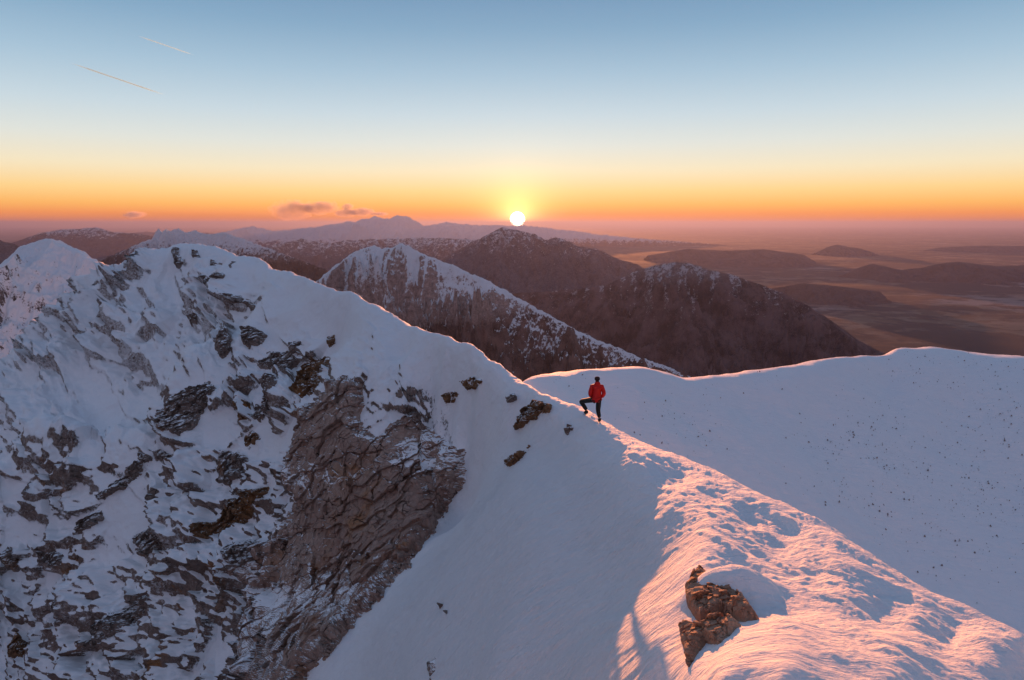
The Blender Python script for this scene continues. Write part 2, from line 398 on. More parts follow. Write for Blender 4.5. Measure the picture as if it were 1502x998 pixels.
_c = np.cumsum(np.pad(RL, ((26, 25), (0, 0)), mode='edge'), 0); RL = (_c[51:]-_c[:-51])/51
AA = np.repeat(fa[:, None], NR, 1)
Yv = np.exp(RL); qv = tab(AA, RL)
P = np.stack([AA*Yv, Yv, qv*Yv], -1).astype(F32)
N = grid_normals(P)
def blur(A_, k):
    for ax in (0, 1):
        pd = [(0, 0)]*A_.ndim; pd[ax] = (k+1, k); c_ = np.cumsum(np.pad(A_, pd, mode='edge').astype(np.float64), axis=ax)
        A_ = (np.take(c_, range(2*k+1, c_.shape[ax]), ax)-np.take(c_, range(0, c_.shape[ax]-2*k-1), ax))/(2*k+1)
    return A_
N = blur(N, 8); N = (N/np.linalg.norm(N, axis=-1, keepdims=True)).astype(F32)
rough = tab(AA, RL, 1); streak = tab(AA, RL, 2)
Q, ex = relief(P, N, rough, streak)
N2 = grid_normals(Q, True)
N2 = blur(N2, 1)
steep = sstep(.58, .26, N2[..., 2])
rockv = np.clip(steep*.95*sstep(-.25, .5, ex)+steep*.15, 0, 1)*sstep(.08, .35, rough)
M_TER = mat_terrain()
ter = link_mesh('snow_ridge', Q, grid_faces(NA, NR)[:, ::-1], M_TER, attrs={'rock': rockv, 'streak': streak})
tag(ter, kind='structure')

# ---- pixel -> point on the smooth ridge
def hit(u, v):
    a, q = aq(u, v)
    a = np.asarray(a); q = np.asarray(q)
    l = np.linspace(L0, L1, 520)
    sh = a.shape; af = a.ravel(); qf = q.ravel(); res = np.zeros(af.shape)
    for s in range(0, len(af), 4000):
        A_ = np.repeat(af[s:s+4000, None], len(l), 1); T = tab(A_, np.broadcast_to(l, A_.shape))
        ok = T >= qf[s:s+4000, None]
        j = np.argmax(ok, 1); j[~ok.any(1)] = 0
        j = np.maximum(j, 1); r_ = np.arange(len(j))
        t0, t1 = T[r_, j-1], T[r_, j]
        w = np.clip((qf[s:s+4000]-t0)/(t1-t0+1e-9), 0, 1)
        res[s:s+4000] = l[j-1]+(l[j]-l[j-1])*w
    Y = np.exp(res).reshape(sh)
    return np.stack([a*Y, Y, q*Y], -1)
def poly_sd(x, y, poly):
    """signed distance (inside positive) to a polygon"""
    d = np.full(x.shape, 1e9); ins = np.zeros(x.shape, bool)
    n = len(poly)
    for i in range(n):
        x0, y0 = poly[i]; x1, y1 = poly[(i+1) % n]
        dx, dy = x1-x0, y1-y0
        t = np.clip(((x-x0)*dx+(y-y0)*dy)/(dx*dx+dy*dy+1e-9), 0, 1)
        d = np.minimum(d, np.hypot(x-x0-t*dx, y-y0-t*dy))
        c = ((y0 > y) != (y1 > y)) & (x < (x1-x0)*(y-y0)/(y1-y0+1e-12)+x0)
        ins ^= c
    return np.where(ins, d, -d)
def outcrop(name, poly, mat, thick, label, cat='rock', step=.8, block=1.0, wob=4.0, snowy=0.0, snowtop=None, depth=1.5, group=None, edge=1.0, cellsz=1.2, lift=0.0, relieve=.9):
    """a rock standing out of the slope: a closed lump whose rim dives under the snow"""
    xs = [p[0] for p in poly]; ys = [p[1] for p in poly]
    m = 7*max(1, wob/4)
    u = np.arange(min(xs)-m, max(xs)+m, step); v = np.arange(min(ys)-m, max(ys)+m, step)
    U, V_ = np.meshgrid(u, v, indexing='ij')
    Pt = hit(U, V_)
    Pt[..., :] = Pt
    # smooth the base so that depth steps do not tear the lump
    for _ in range(6):
        Yd = Pt[..., 1]; Yp = np.pad(Yd, 1, mode='edge')
        Ym = (Yp[:-2, 1:-1]+Yp[2:, 1:-1]+Yp[1:-1, :-2]+Yp[1:-1, 2:])/4
        a_, q_ = aq(U, V_); Pt = np.stack([a_*Ym, Ym, q_*Ym], -1)
    pxm = float(np.median(Pt[..., 1]))/FPX
    N = grid_normals(Pt.astype(F32))
    if relieve:                                   # sit on the real, broken surface rather than the smooth one
        aa_, ll_ = Pt[..., 0]/Pt[..., 1], np.log(Pt[..., 1])
        Nb = blur(N, 3); Nb /= np.linalg.norm(Nb, axis=-1, keepdims=True)
        Q_, _ = relief(Pt.astype(F32), Nb, tab(aa_, ll_, 1), tab(aa_, ll_, 2))
        ds_ = blur(((Q_-Pt)*Nb).sum(-1), 5)
        Pt = Pt+Nb*(ds_*relieve)[..., None]
    to_cam = -Pt/np.linalg.norm(Pt, axis=-1, keepdims=True)
    N = N*.6+to_cam*.6; N /= np.linalg.norm(N, axis=-1, keepdims=True)
    wpx = fbm(U/14, V_/14, U*0+thick, 4, .6)*wob*1.6
    sd = (poly_sd(U, V_, poly)+wpx)*pxm
    x, y, z = [Pt[..., i]/cellsz for i in range(3)]
    w = fbm(x*.8, y*.8, z*.8, 3)*.5
    f1, f2, tilt, rn = cells(x+w, y+w, z*1.2-w)
    f1b, f2b, tiltb, rnb = cells(x*2.7+w, y*2.7, z*3.0-w, 31)
    rel = (tilt*.9+rn*.3)*block*cellsz*.5+(tiltb*.8+rnb*.25)*block*cellsz*.22+fbm(x*3, y*3, z*3, 4, .6)*.10*block*cellsz
    bd = (-x*.5+z*.86+y*.1)*1.15+fbm(x*.7, y*.7, z*.7, 3)*.8; bd2 = (x*.86+z*.5-y*.3)*.8+fbm(x*.6+9, y*.6, z*.6, 3)*.8
    sw = 1-(bd-np.floor(bd)); sw2 = 1-(bd2-np.floor(bd2))
    rel += ((sw-.5)*.34+(sw2-.5)*.26)*block*cellsz
    rel -= block*cellsz*.08*np.exp(-((f2-f1)/.05)**2)
    h = np.clip(sd*edge, -.9*thick, thick)
    prof = np.where(h > 0, thick*np.sin(np.clip(h/thick, 0, 1)*math.pi/2), h*2.2)
    off = prof+rel*sstep(-.3*thick, .5*thick, sd)+lift
    Fp = Pt+N*off[..., None]
    keep = sd > -.45*thick
    kq = keep[:-1, :-1] & keep[1:, :-1] & keep[1:, 1:] & keep[:-1, 1:]
    nr, nc = U.shape
    idx = np.arange(nr*nc).reshape(nr, nc)
    fq = np.stack([idx[:-1, :-1], idx[1:, :-1], idx[1:, 1:], idx[:-1, 1:]], -1)[kq]
    Bp = Pt-N*(depth+thick*.5)
    nv = nr*nc
    fb = fq[:, ::-1]+nv
    e = np.concatenate([fq[:, [0, 1]], fq[:, [1, 2]], fq[:, [2, 3]], fq[:, [3, 0]]])
    key = np.sort(e, 1); kk = key[:, 0].astype(np.int64)*nv+key[:, 1]
    un, inv, cnt = np.unique(kk, return_inverse=True, return_counts=True)
    be = e[cnt[inv] == 1]
    side = np.stack([be[:, 1], be[:, 0], be[:, 0]+nv, be[:, 1]+nv], -1)
    Fall = np.concatenate([fq, fb, side])
    Vall = np.concatenate([Fp.reshape(-1, 3), Bp.reshape(-1, 3)])
    used = np.unique(Fall); remap = np.zeros(len(Vall), np.int64); remap[used] = np.arange(len(used))
    sn = np.zeros(U.shape) + snowy
    if snowtop is not None: sn = sn+snowtop(U, V_)
    sn = np.concatenate([sn.ravel(), sn.ravel()])[used]
    Vu = Vall[used]; org = Vu.mean(0)
    o = link_mesh(name, Vu-org, remap[Fall], mat, smooth=False, attrs={'snowy': sn})
    o.location = Vector([float(t_) for t_ in org])
    tag(o, label, cat, group)
    return o
EXPO = 1.0; HAZE = 1.35e-5; HAZECOL = (.26, .315, .58); SUNCOL = (1.0, .32, .10); LAMP_EL = 2.6; LAMP_AZ = math.radians(3.5)
# ------------------------------------------------------------------ rocks that stand out of the snow
R_FACE = mat_rock('grey_brown_limestone', dict(a=rgb(.40,.26,.21), b=rgb(.50,.36,.30), rust=rgb(.42,.22,.12), dark=rgb(.19,.125,.10)), 1.0, snow_thr=.93, nsc=1.2)
R_GREY = mat_rock('grey_limestone', dict(a=rgb(.26,.19,.16), b=rgb(.34,.27,.24), rust=rgb(.36,.20,.12), dark=rgb(.14,.105,.09)), 1.3, snow_thr=.86, nsc=1.8)
R_RUST = mat_rock('rusty_limestone', dict(a=rgb(.24,.13,.07), b=rgb(.30,.16,.08), rust=rgb(.38,.15,.04), dark=rgb(.12,.075,.05)), 1.5, snow_thr=.95, nsc=1.8)
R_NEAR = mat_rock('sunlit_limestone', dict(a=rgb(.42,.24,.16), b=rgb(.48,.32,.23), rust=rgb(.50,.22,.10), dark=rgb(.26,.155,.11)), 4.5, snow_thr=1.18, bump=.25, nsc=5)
RG = 'snowed rocks on the left mountain face'
outcrop('cliff', [(486,560),(530,557),(537,590),(532,622),(556,640),(575,622),(600,610),(650,640),(680,660),(684,705),(655,755),(625,800),(590,840),(556,880),(520,918),(480,962),(440,1010),(395,1030),(378,985),(372,940),(376,880),(366,845),(392,805),(420,790),(440,745),(425,700),(422,672),(430,640),(450,605),(474,585)],
    R_FACE, .9, 'huge grey brown cracked rock face standing bare beside the snow gully', 'cliff', step=.8, block=.42, wob=6, cellsz=1.9, depth=2.5, edge=1.3, relieve=.8,
    snowtop=lambda U, V: .35*np.exp(-((U-640)/60)**2-((V-668)/26)**2)+.30*np.exp(-((U-470)/70)**2-((V-705)/22)**2)+.25*np.exp(-((U-450)/70)**2-((V-880)/26)**2)-.25*np.exp(-((U-560)/70)**2-((V-760)/60)**2)+sstep(460, 380, U)*.22)
OC = [
 ('rock_crag', [(440,557),(452,540),(466,528),(488,524),(484,545),(473,573),(453,590),(437,583)], R_RUST, .7, 'brown orange fractured crag just left of the top of the bare rock face'),
 ('rock', [(480,495),(492,492),(494,505),(484,512)], R_RUST, .3, 'small lone brown rock in smooth snow above the orange crag'),
 ('rock_crag', [(388,592),(402,575),(425,565),(430,585),(413,606),(385,614)], R_GREY, .7, 'rounded grey crag left of the orange crag under a snow cap'),
 ('rock_crag', [(378,540),(398,520),(428,516),(452,503),(450,525),(432,545),(434,566),(415,556),(395,545)], R_GREY, .5, 'jagged dark rock band edging the smooth snow dome'),
 ('rock', [(358,642),(370,632),(384,640),(378,654),(362,656)], R_RUST, .3, 'small bright rusty orange rock alone in the snow'),
 ('rock', [(352,606),(362,590),(370,596),(364,618),(354,624)], R_RUST, .3, 'narrow rust brown rock above the small bright orange rock'),
 ('rock', [(372,612),(382,596),(390,604),(384,622)], R_GREY, .3, 'small grey rock beside a snow runnel right of the narrow rusty rock'),
 ('rock_crag', [(330,665),(350,660),(368,675),(362,700),(340,716),(322,707),(324,682)], R_GREY, .6, 'grey layered crag below and left of the small bright orange rock'),
 ('rock_crag', [(306,782),(325,765),(342,745),(370,727),(396,714),(394,735),(375,757),(352,776),(332,790),(312,798)], R_RUST, .6, 'long rusty brown crag slanting beside the middle of the bare rock face'),
 ('rock_crag', [(360,806),(372,797),(395,790),(418,795),(414,815),(392,835),(372,838),(360,824)], R_GREY, .7, 'broken grey blocks touching the lower left of the bare rock face'),
 ('rock_crag', [(284,568),(310,560),(322,580),(302,600),(292,625),(272,645),(253,637),(243,612),(262,585)], R_GREY, .8, 'dark layered crag below the pillow of snow with the flat top'),
 ('rock_crag', [(200,792),(220,775),(240,763),(263,768),(266,790),(245,805),(230,820),(205,814)], R_GREY, .8, 'grey crag in the centre of the left face beside the long snow gully'),
 ('rock_crag', [(137,935),(158,938),(172,915),(195,900),(226,872),(240,879),(218,905),(206,925),(182,947),(158,958)], R_GREY, .8, 'dark curved crag under a snow bulge near the lower left'),
 ('rock_crag', [(95,908),(112,897),(124,880),(138,890),(130,913),(110,922)], R_GREY, .6, 'wedge shaped dark crag left of the curved crag'),
 ('rock', [(117,766),(135,757),(153,748),(157,764),(145,778),(125,785)], R_GREY, .6, 'rounded boulder with a tall snow cap at the head of the snow gully'),
 ('rock_crag', [(148,728),(170,712),(192,690),(216,668),(229,671),(215,692),(195,712),(168,728),(152,738)], R_GREY, .6, 'slanting dark rock band above the boulder with the tall snow cap'),
 ('rock', [(222,664),(240,664),(263,670),(257,677),(236,676)], R_GREY, .35, 'thin flat rock ledge at the upper end of the slanting rock band'),
 ('rock', [(78,820),(90,808),(106,812),(112,828),(96,836),(82,832)], R_GREY, .6, 'low dark rock left of the smooth snow basin'),
 ('rock', [(4,820),(14,800),(30,812),(42,826),(28,840),(12,836)], R_GREY, .8, 'dark rock at the left edge of the photo above the lower crags'),
 ('rock_crag', [(12,950),(26,925),(34,935),(48,948),(58,958),(48,976),(30,968),(16,964)], R_RUST, .7, 'brownish crag in the bottom left corner of the face'),
 ('rock_crag', [(752,632),(760,612),(768,600),(788,588),(811,598),(806,606),(790,612),(776,622),(764,628)], R_RUST, .26, 'brown rock under the crest just left of the hiker'),
 ('rock', [(738,686),(752,671),(779,655),(772,668),(752,684)], R_RUST, .15, 'thin slanting brown rock low in the snow hollow left of the hiker'),
 ('rock', [(739,580),(755,577),(759,587),(744,590)], R_GREY, .15, 'small dark rock in the snow beside the brown rock under the crest'),
 ('rock', [(674,560),(690,556),(696,553),(710,559),(702,571),(686,573)], R_RUST, .14, 'small brown rock cluster above the snow hollow under the crest'),
 ('rock', [(650,580),(664,573),(674,578),(668,590),(655,592)], R_RUST, .14, 'lowest brown rock at the right rim of the snowy bulge'),
 ('rock', [(645,886),(656,890),(657,902),(648,901)], R_GREY, .2, 'tiny dark rock alone low on the smooth shaded slope'),
 ('rock', [(627,972),(640,964),(640,984),(631,1000)], R_GREY, .2, 'narrow dark rock at the bottom edge of the smooth shaded slope'),
 ('rock', [(826,633),(838,625),(844,630),(833,640)], R_GREY, .2, 'tiny dark rock poking out below the boots of the hiker'),
 ('rock', [(256,369),(264,365),(270,378),(277,388),(274,396),(262,395),(258,382)], R_GREY, .9, 'tall dark rock patch right under the summit of the near face'),
 ('rock', [(284,369),(293,371),(299,383),(290,384)], R_GREY, .7, 'narrow dark rock just right of the summit patch'),
 ('rock', [(318,386),(336,390),(331,399),(320,399)], R_GREY, .7, 'small dark rock high on the face between the summit and the crest step'),
 ('rock', [(349,385),(356,390),(358,403),(351,398)], R_GREY, .6, 'narrow upright rock below the step in the crest'),
 ('rock_crag', [(329,416),(347,409),(366,414),(361,428),(346,440),(336,449),(328,440)], R_GREY, .9, 'pale grey crag in the upper middle of the face'),
 ('rock', [(362,441),(378,441),(380,453),(366,457)], R_GREY, .7, 'grey rock lower right of the pale grey crag'),
 ('rock_crag', [(287,478),(300,474),(309,480),(302,491),(290,491)], R_GREY, .8, 'grey rock at the foot of the steep upper rib'),
 ('rock_crag', [(314,502),(330,495),(349,500),(341,520),(326,527),(316,516)], R_GREY, .8, 'knobby rock with snow cap on the rib edge above the flat pillow'),
 ('rock_crag', [(357,482),(372,481),(393,494),(389,510),(371,519),(361,506)], R_GREY, .7, 'mottled rock at the left rim of the smooth snow dome'),
]
for nm, poly, mt, th_, lb in OC:
    w_ = max(p[0] for p in poly)-min(p[0] for p in poly)
    outcrop(nm, poly, mt, th_, lb, 'rock', step=.7, block=1.0, wob=min(4.5, w_*.09), cellsz=1.1 if th_ > .45 else .7, edge=1.6, depth=1.0)
# ------------------------------------------------------------------ far mountains
ZB = -1200.0
def mountain(name, crest, Mt, slope=.6, back=.7, spur=900., amp=.3, snowf=None, woodf=None, shear=.3, nc=420, nr=260, seed=0., crag=1.0, gully=220., base=ZB, dmax=None, ext=None, rowp=1.4, jag=0.0):
    """crest: (px, py, distance) along the skyline; flanks fall to the valley with spurs and gullies"""
    if ext: crest = [(crest[0][0]-ext, crest[0][1]+ext*.5, crest[0][2])]+crest+[(crest[-1][0]+ext, crest[-1][1]+ext*.6, crest[-1][2])]
    ca, cq, cy = [], [], []
    for u, v, Y in crest:
        a, q = aq(u, v); ca.append(float(a)); cq.append(float(q)); cy.append(Y)
    aa = np.linspace(ca[0], ca[-1], nc)
    jg = ridged(aa*95+seed, seed, 0, 4, .6)*jag*.0011
    yc = np.interp(aa, ca, cy); kk = max(3, nc//40)
    yc = np.convolve(np.pad(yc, kk, mode='edge'), np.ones(2*kk+1)/(2*kk+1), 'valid')
    zc = (np.interp(aa, ca, cq)+jg)*yc
    hmax = float(zc.max()-base)
    df = dmax or hmax/slope; db = hmax/back*.7
    t = np.concatenate([-np.linspace(1, 0, int(nr*.3), endpoint=False)**1.3*db, np.linspace(0, 1, nr-int(nr*.3))**rowp*df])
    A2, D = np.meshgrid(aa, t, indexing='ij')
    Yc = yc[:, None]+0*D; Zc = zc[:, None]+0*D
    Yn = Yc-D
    X0 = A2*Yc; Yp = Yn
    # the flank runs towards the viewer; sides keep their bearing only near the crest
    X = A2*Yc*(1-.35*sstep(0, df, D)*D/Yc) if df < .6*cy[0] else A2*Yc
    ad = np.abs(D)
    sx = (X+shear*D)/spur
    w = fbm(X/spur*.7+seed, D/spur*.6, seed, 3)*.9
    s1 = 1-np.abs(((sx+w+seed) % 1)*2-1)*1.0          # spur ridges: sharp tops, V valleys
    s1 = s1*2-1
    g = ridged((X+shear*D*.5)/gully+w*2, D/gully*.28, seed*3.1, 4, .6)
    g2 = ridged((X+shear*D*.6)/(gully*.42)+w*3, D/(gully*2.4), seed*5.1+2, 3, .55)
    r = ridged(X/spur*1.5+w*.4, Yp/spur*1.5, seed*1.7, 7, .58)
    gr = sstep(0, spur*.9, ad)
    sl = np.where(D > 0, slope, back)
    Z = Zc-ad*sl + amp*spur*sl*((s1-.6)*.40*gr+(r-.35)*1.1*sstep(0, spur*.5, ad))-(g*gully*.13+g2*gully*.05)*amp*3*sstep(0, gully*.5, ad)
    Z = Z+fbm(X/gully*2.2, Yp/gully*2.2, Z/gully, 4, .6)*gully*.11*crag+ridged(X/gully*2, Yp/gully*2, seed, 4, .6)*gully*.17*crag*sstep(gully*.0, gully*.3, ad+gully*.04)
    # the flank never rises over the crest line of sight
    front = D > 0
    lim = np.interp(X/Yp, aa, zc/yc)*Yp-ad*.04
    Z = np.where(ad > gully*.02, np.minimum(Z, lim), Z)
    Z = np.maximum(Z, base-8)
    P = np.stack([X, Yp, Z], -1).astype(F32)
    Nn = grid_normals(P)
    g = np.maximum(g*.85, g2)
    snow = snowf(X, Yp, Z, Nn, g, s1, A2) if snowf else np.zeros_like(Z)
    wood = woodf(X, Yp, Z, Nn, g, s1, A2) if woodf else np.zeros_like(Z)
    org = P.reshape(-1, 3).mean(0)
    o = link_mesh(name, P.reshape(-1, 3)-org, grid_faces(nc, len(t))[:, ::-1], Mt, attrs={'snow': np.clip(snow, 0, 1), 'wood': np.clip(wood, 0, 1)})
    o.location = Vector([float(q_) for q_ in org]); tag(o, kind='structure')
    return o

# snowy mountain on the left
def s_left(X, Y, Z, N, g, s, A): return .90+(N[..., 2]-.62)*1.1
left_m = mountain('snow_mountain', [(-160,420,600),(-60,395,590),(0,388,580),(10,381,580),(27,364,580),(48,355,580),(67,350,580),(87,351,580),(102,360,578),(117,367,575),(140,381,570),(156,397,565),(175,407,560),(230,450,545),(300,520,530)],
    mat_mountain('snow_mountain_surface', 60, rock=(.20,.16,.15), snow=1.0), slope=.52, back=1.0, spur=150, amp=.55, snowf=s_left, shear=-.75, seed=2.3, gully=34, base=-330, nc=480, nr=420, crag=1.0, dmax=480, rowp=1.2)

# rocky mountain under the sun, wooded lower down
def s_mid(X, Y, Z, N, g, s, A):
    hi = sstep(-420, -150, Z)
    cou = sstep(.16, .42, g)*sstep(-700, -380, Z)
    return np.clip(sstep(-340, -120, Z)*.42+(N[..., 2]-.62)*1.3+cou*.62+.03+sstep(-.08, -.22, A)*.18*sstep(-420, -150, Z), 0, .9)
def w_mid(X, Y, Z, N, g, s, A): return sstep(-180, -420, Z-A*250)
mountain('rocky_mountain', [(380,470,2900),(430,440,2850),(468,410,2800),(490,392,2750),(512,375,2700),(530,365,2650),(548,362,2600),(560,366,2600),(575,362,2560),(590,358,2520),(602,363,2500),(615,371,2480),(640,380,2450),(665,390,2430),(690,402,2420),(720,415,2400),(760,437,2370),(800,460,2330),(860,492,2280),(920,517,2230),(990,543,2180),(1060,575,2120),(1150,620,2000)],
    mat_mountain('rocky_mountain_surface', 130, rock=(.38,.26,.23), forest=(.17,.10,.085), snow=.9), slope=.75, back=.8, spur=380, amp=1.15, snowf=s_mid, woodf=w_mid, shear=.35, seed=5.1, gully=85, nc=700, nr=460, crag=1.1, dmax=1150, jag=1.2)

# dark wooded mountain in the middle
def s_dark(X, Y, Z, N, g, s, A): return np.clip(sstep(-480, -290, Z)*.10+sstep(.2, .6, g)*.38*sstep(-950,-350,Z)+.06, 0, .55)
def w_dark(X, Y, Z, N, g, s, A): return .75-sstep(-520, -310, Z)*.35
mountain('wooded_mountain', [(600,470,5600),(700,440,5500),(760,430,5400),(800,428,5300),(850,424,5200),(890,418,5100),(930,400,5050),(960,389,5000),(985,385,5000),(1010,386,5000),(1040,396,4950),(1070,402,4900),(1100,412,4850),(1150,430,4750),(1195,455,4650),(1225,475,4550),(1260,500,4500),(1295,518,4450),(1340,540,4400)],
    mat_mountain('wooded_mountain_surface', 260, rock=(.22,.15,.14), forest=(.13,.08,.078), snow=.5), slope=.55, back=.6, spur=800, amp=.85, snowf=s_dark, woodf=w_dark, shear=.35, seed=8.7, gully=190, nc=560, nr=320, crag=.55)

# long blue-mauve mountain just below the sun
def s_far(k, lo=-500, hi=0):
    return lambda X, Y, Z, N, g, s, A: np.clip(sstep(lo, hi, Z)*k+g*.2, 0, .8)
fm = mat_mountain('distant_mountain_surface', 700, rock=(.18,.14,.15), forest=(.13,.10,.105), snow=.8)
wd = lambda X, Y, Z, N, g, s, A: np.full_like(Z, .5)
mountain('distant_mountain', [(560,420,12500),(620,395,12500),(680,362,12400),(720,342,12300),(738,334,12300),(752,337,12300),(775,341,12200),(800,352,11800),(812,349,11700),(825,350,11600),(850,361,11500),(880,368,11400),(910,380,11200),(940,392,11000),(980,410,10800),(1040,430,10600)],
    fm, slope=.32, back=.5, spur=1900, amp=1.1, snowf=s_far(.34, -1000, -100), woodf=wd, shear=.3, seed=1.2, gully=420, nc=300, nr=160)
# jagged pinnacle range
mountain('jagged_mountain', [(120,395,8600),(150,383,8500),(178,370,8400),(205,358,8300),(222,352,8200),(229,342,8150),(233,336,8150),(238,341,8150),(244,335,8150),(250,341,8150),(262,337,8100),(274,343,8100),(286,339,8050),(300,345,8000),(330,343,7900),(352,350,7800),(372,357,7700),(395,366,7500),(420,375,7300),(450,386,7100),(480,398,6900),(520,420,6700),(560,450,6500)],
    mat_mountain('jagged_mountain_surface', 300, rock=(.14,.10,.095), forest=(.06,.042,.038), snow=.8), slope=.6, back=.7, spur=900, amp=.7, snowf=s_far(.72, -560, -100), woodf=lambda X, Y, Z, N, g, s, A: sstep(-250, -520, Z), shear=.3, seed=3.9, gully=170, nc=520, nr=240, crag=1.4, jag=2.0)
# low wooded range between
mountain('foothill_range', [(60,420,13000),(130,385,13000),(160,375,13500),(190,372,13500),(330,372,13500),(400,360,14000),(440,352,15000),(480,356,15000),(520,352,15500),(580,350,15500),(640,349,15000),(700,352,14500),(760,362,14000),(800,372,14000),(860,385,14000),(940,402,14000)],
    fm, slope=.3, back=.4, spur=2600, amp=.7, snowf=s_far(.42, -1100, -250), woodf=wd, shear=.1, seed=6.6, gully=500, nc=300, nr=160)
# high far range left of the sun
mountain('far_mountain_range', [(280,352,36000),(320,343,36000),(345,337,36000),(372,333,36000),(398,339,36000),(425,338,35500),(448,335,35500),(470,333,35000),(492,329,35000),(500,328,35000),(510,325,35000),(520,327,35000),(531,321,35000),(541,322,35000),(550,318,34500),(560,321,34500),(570,322,34500),(583,317,34500),(598,318,34500),(610,325,34500),(622,332,35000),(640,330,36000),(655,326,36000),(672,329,36500),(700,331,37000),(730,331,38000),(770,332,38000),(830,338,38000),(880,345,38000),(940,351,38000),(1010,356,38000),(1080,361,38000)],
    mat_mountain('far_range_surface', 1500, rock=(.11,.085,.08), forest=(.06,.045,.04), snow=.8), slope=.3, back=.4, spur=4800, amp=.6, snowf=s_far(.85, -1500, -350), woodf=wd, shear=.4, seed=9.4, gully=900, nc=560, nr=160, crag=.5, jag=1.6)
mountain('far_rounded_mountain', [(-40,372,26000),(0,362,26000),(30,352,26000),(60,342,26000),(90,337,26000),(118,336,26000),(143,334,26000),(165,341,26000),(200,343,26500),(230,348,27000),(290,360,27000),(340,375,27000)],
    mat_mountain('far_rounded_surface', 1500, rock=(.12,.09,.09), forest=(.07,.052,.05), snow=.7), slope=.28, back=.4, spur=4200, amp=.6, snowf=s_far(.45, -900, -200), woodf=wd, shear=.2, seed=4.2, gully=800, nc=260, nr=140, crag=.4)
mountain('far_low_range', [(150,352,48000),(190,342,48000),(215,340,48000),(240,344,48000),(300,342,48000),(360,346,48000),(420,350,48000)],
    fm, slope=.2, back=.3, spur=6000, amp=.4, snowf=s_far(.2), woodf=wd, seed=2.2, gully=1500, nc=120, nr=80, crag=.3)
mountain('dark_shoulder', [(-260,330,9000),(-120,335,9000),(-40,345,9000),(0,352,9000),(25,361,9000),(55,375,9000),(110,400,9000)],
    fm, slope=.45, back=.5, spur=1500, amp=.6, snowf=s_far(.1), woodf=wd, seed=7.2, gully=300, nc=160, nr=120)
# low hills out on the plain
def hill(crest, seed, slope=.16, spur=2500, **k):
    mountain('low_hill', crest, hillm, slope=slope, back=.16, spur=spur, amp=.5, woodf=wd, shear=.2, seed=seed, gully=k.get('gully', 700), nc=200, nr=110, crag=.2, base=ZB-2)
hillm = mat_mountain('low_hill_surface', 900, rock=(.05,.055,.065), forest=(.030,.036,.045), snow=0)
hill([(1180,425,15500),(1225,408,15500),(1262,392,15500),(1280,387,15500),(1300,391,15500),(1322,396,15500),(1350,393,15200),(1385,386,15000),(1405,384,15000),(1430,387,15000),(1460,391,15000),(1502,389,15000),(1560,385,15000),(1640,400,15000)], 1.1)
hill([(1195,372,27000),(1213,363,27000),(1228,359,27000),(1243,362,27000),(1258,364,27000),(1280,370,27000)], 2.4, .12, 3000)
hill([(1330,372,30000),(1380,363,30000),(1430,361,30000),(1502,361,30000),(1580,358,30000),(1660,366,30000)], 3.3, .1, 4000)
hill([(1080,430,11500),(1120,425,11500),(1180,416,11000),(1230,420,11000),(1290,428,11000)], 4.8, .14, 1500)
hill([(950,375,22000),(1010,365,22000),(1060,368,22000),(1120,366,22000),(1180,374,22000)], 9.9, .1, 3000)

# ------------------------------------------------------------------ the plain
def mat_plainland():
    m, t = newmat('plain_surface')
    pos = t.n('ShaderNodeNewGeometry').outputs['Position']
    w = t.n('ShaderNodeTexNoise', None, Vector=pos, Scale=.0006, Detail=6.0, Roughness=.6).outputs['Color']
    wp = t.n('ShaderNodeVectorMath', {'operation': 'MULTIPLY_ADD'}, _0=w, _1=(1100.,)*3, _2=pos).outputs[0]
    big = t.noise(wp, .00050, 8, .62); mid = t.noise(wp, .0022, 8, .6)
    fld = t.vor(wp, .0042, 'F1', 'Color'); fv = t.n('ShaderNodeSeparateColor', None, _0=fld).outputs[0]
    field = t.mix(fv, rgb(.06,.055,.045), rgb(.15,.135,.115))
    snowy = t.mix(t.ss(t.noise(wp, .0004, 5), .5, .66), field, rgb(.20,.19,.19))
    wood = t.mix(mid, rgb(.018,.026,.034), rgb(.034,.044,.054))
    c = t.mix(t.ss(t.m('ADD', t.m('MULTIPLY', big, .55), t.m('MULTIPLY', mid, .45)), .49, .56), wood, snowy)
    bs = t.n('ShaderNodeBsdfPrincipled', None, Roughness=.95)
    bs.inputs['Specular IOR Level'].default_value = .1
    t.set(bs.inputs['Base Color'], c)
    t.n('ShaderNodeOutputMaterial', None, Surface=bs.outputs[0]); return m
th = np.unique(np.concatenate([np.linspace(-.9, .9, 420), np.linspace(.9, 2*math.pi-.9, 90)])); rr_ = np.concatenate([[1], np.geomspace(200, 240000, 260)])
TH, RR = np.meshgrid(th, rr_, indexing='ij')
X, Y = np.sin(TH)*RR, np.cos(TH)*RR
Z = ZB+fbm(X/1800, Y/1800, 0, 4)*45*sstep(3000, 6000, RR)+fbm(X/9000, Y/9000, 3, 2)*70*sstep(8000, 20000, RR)
pl_ = link_mesh('plain', np.stack([X, Y, Z], -1), grid_faces(*TH.shape), mat_plainland()); tag(pl_, kind='structure')

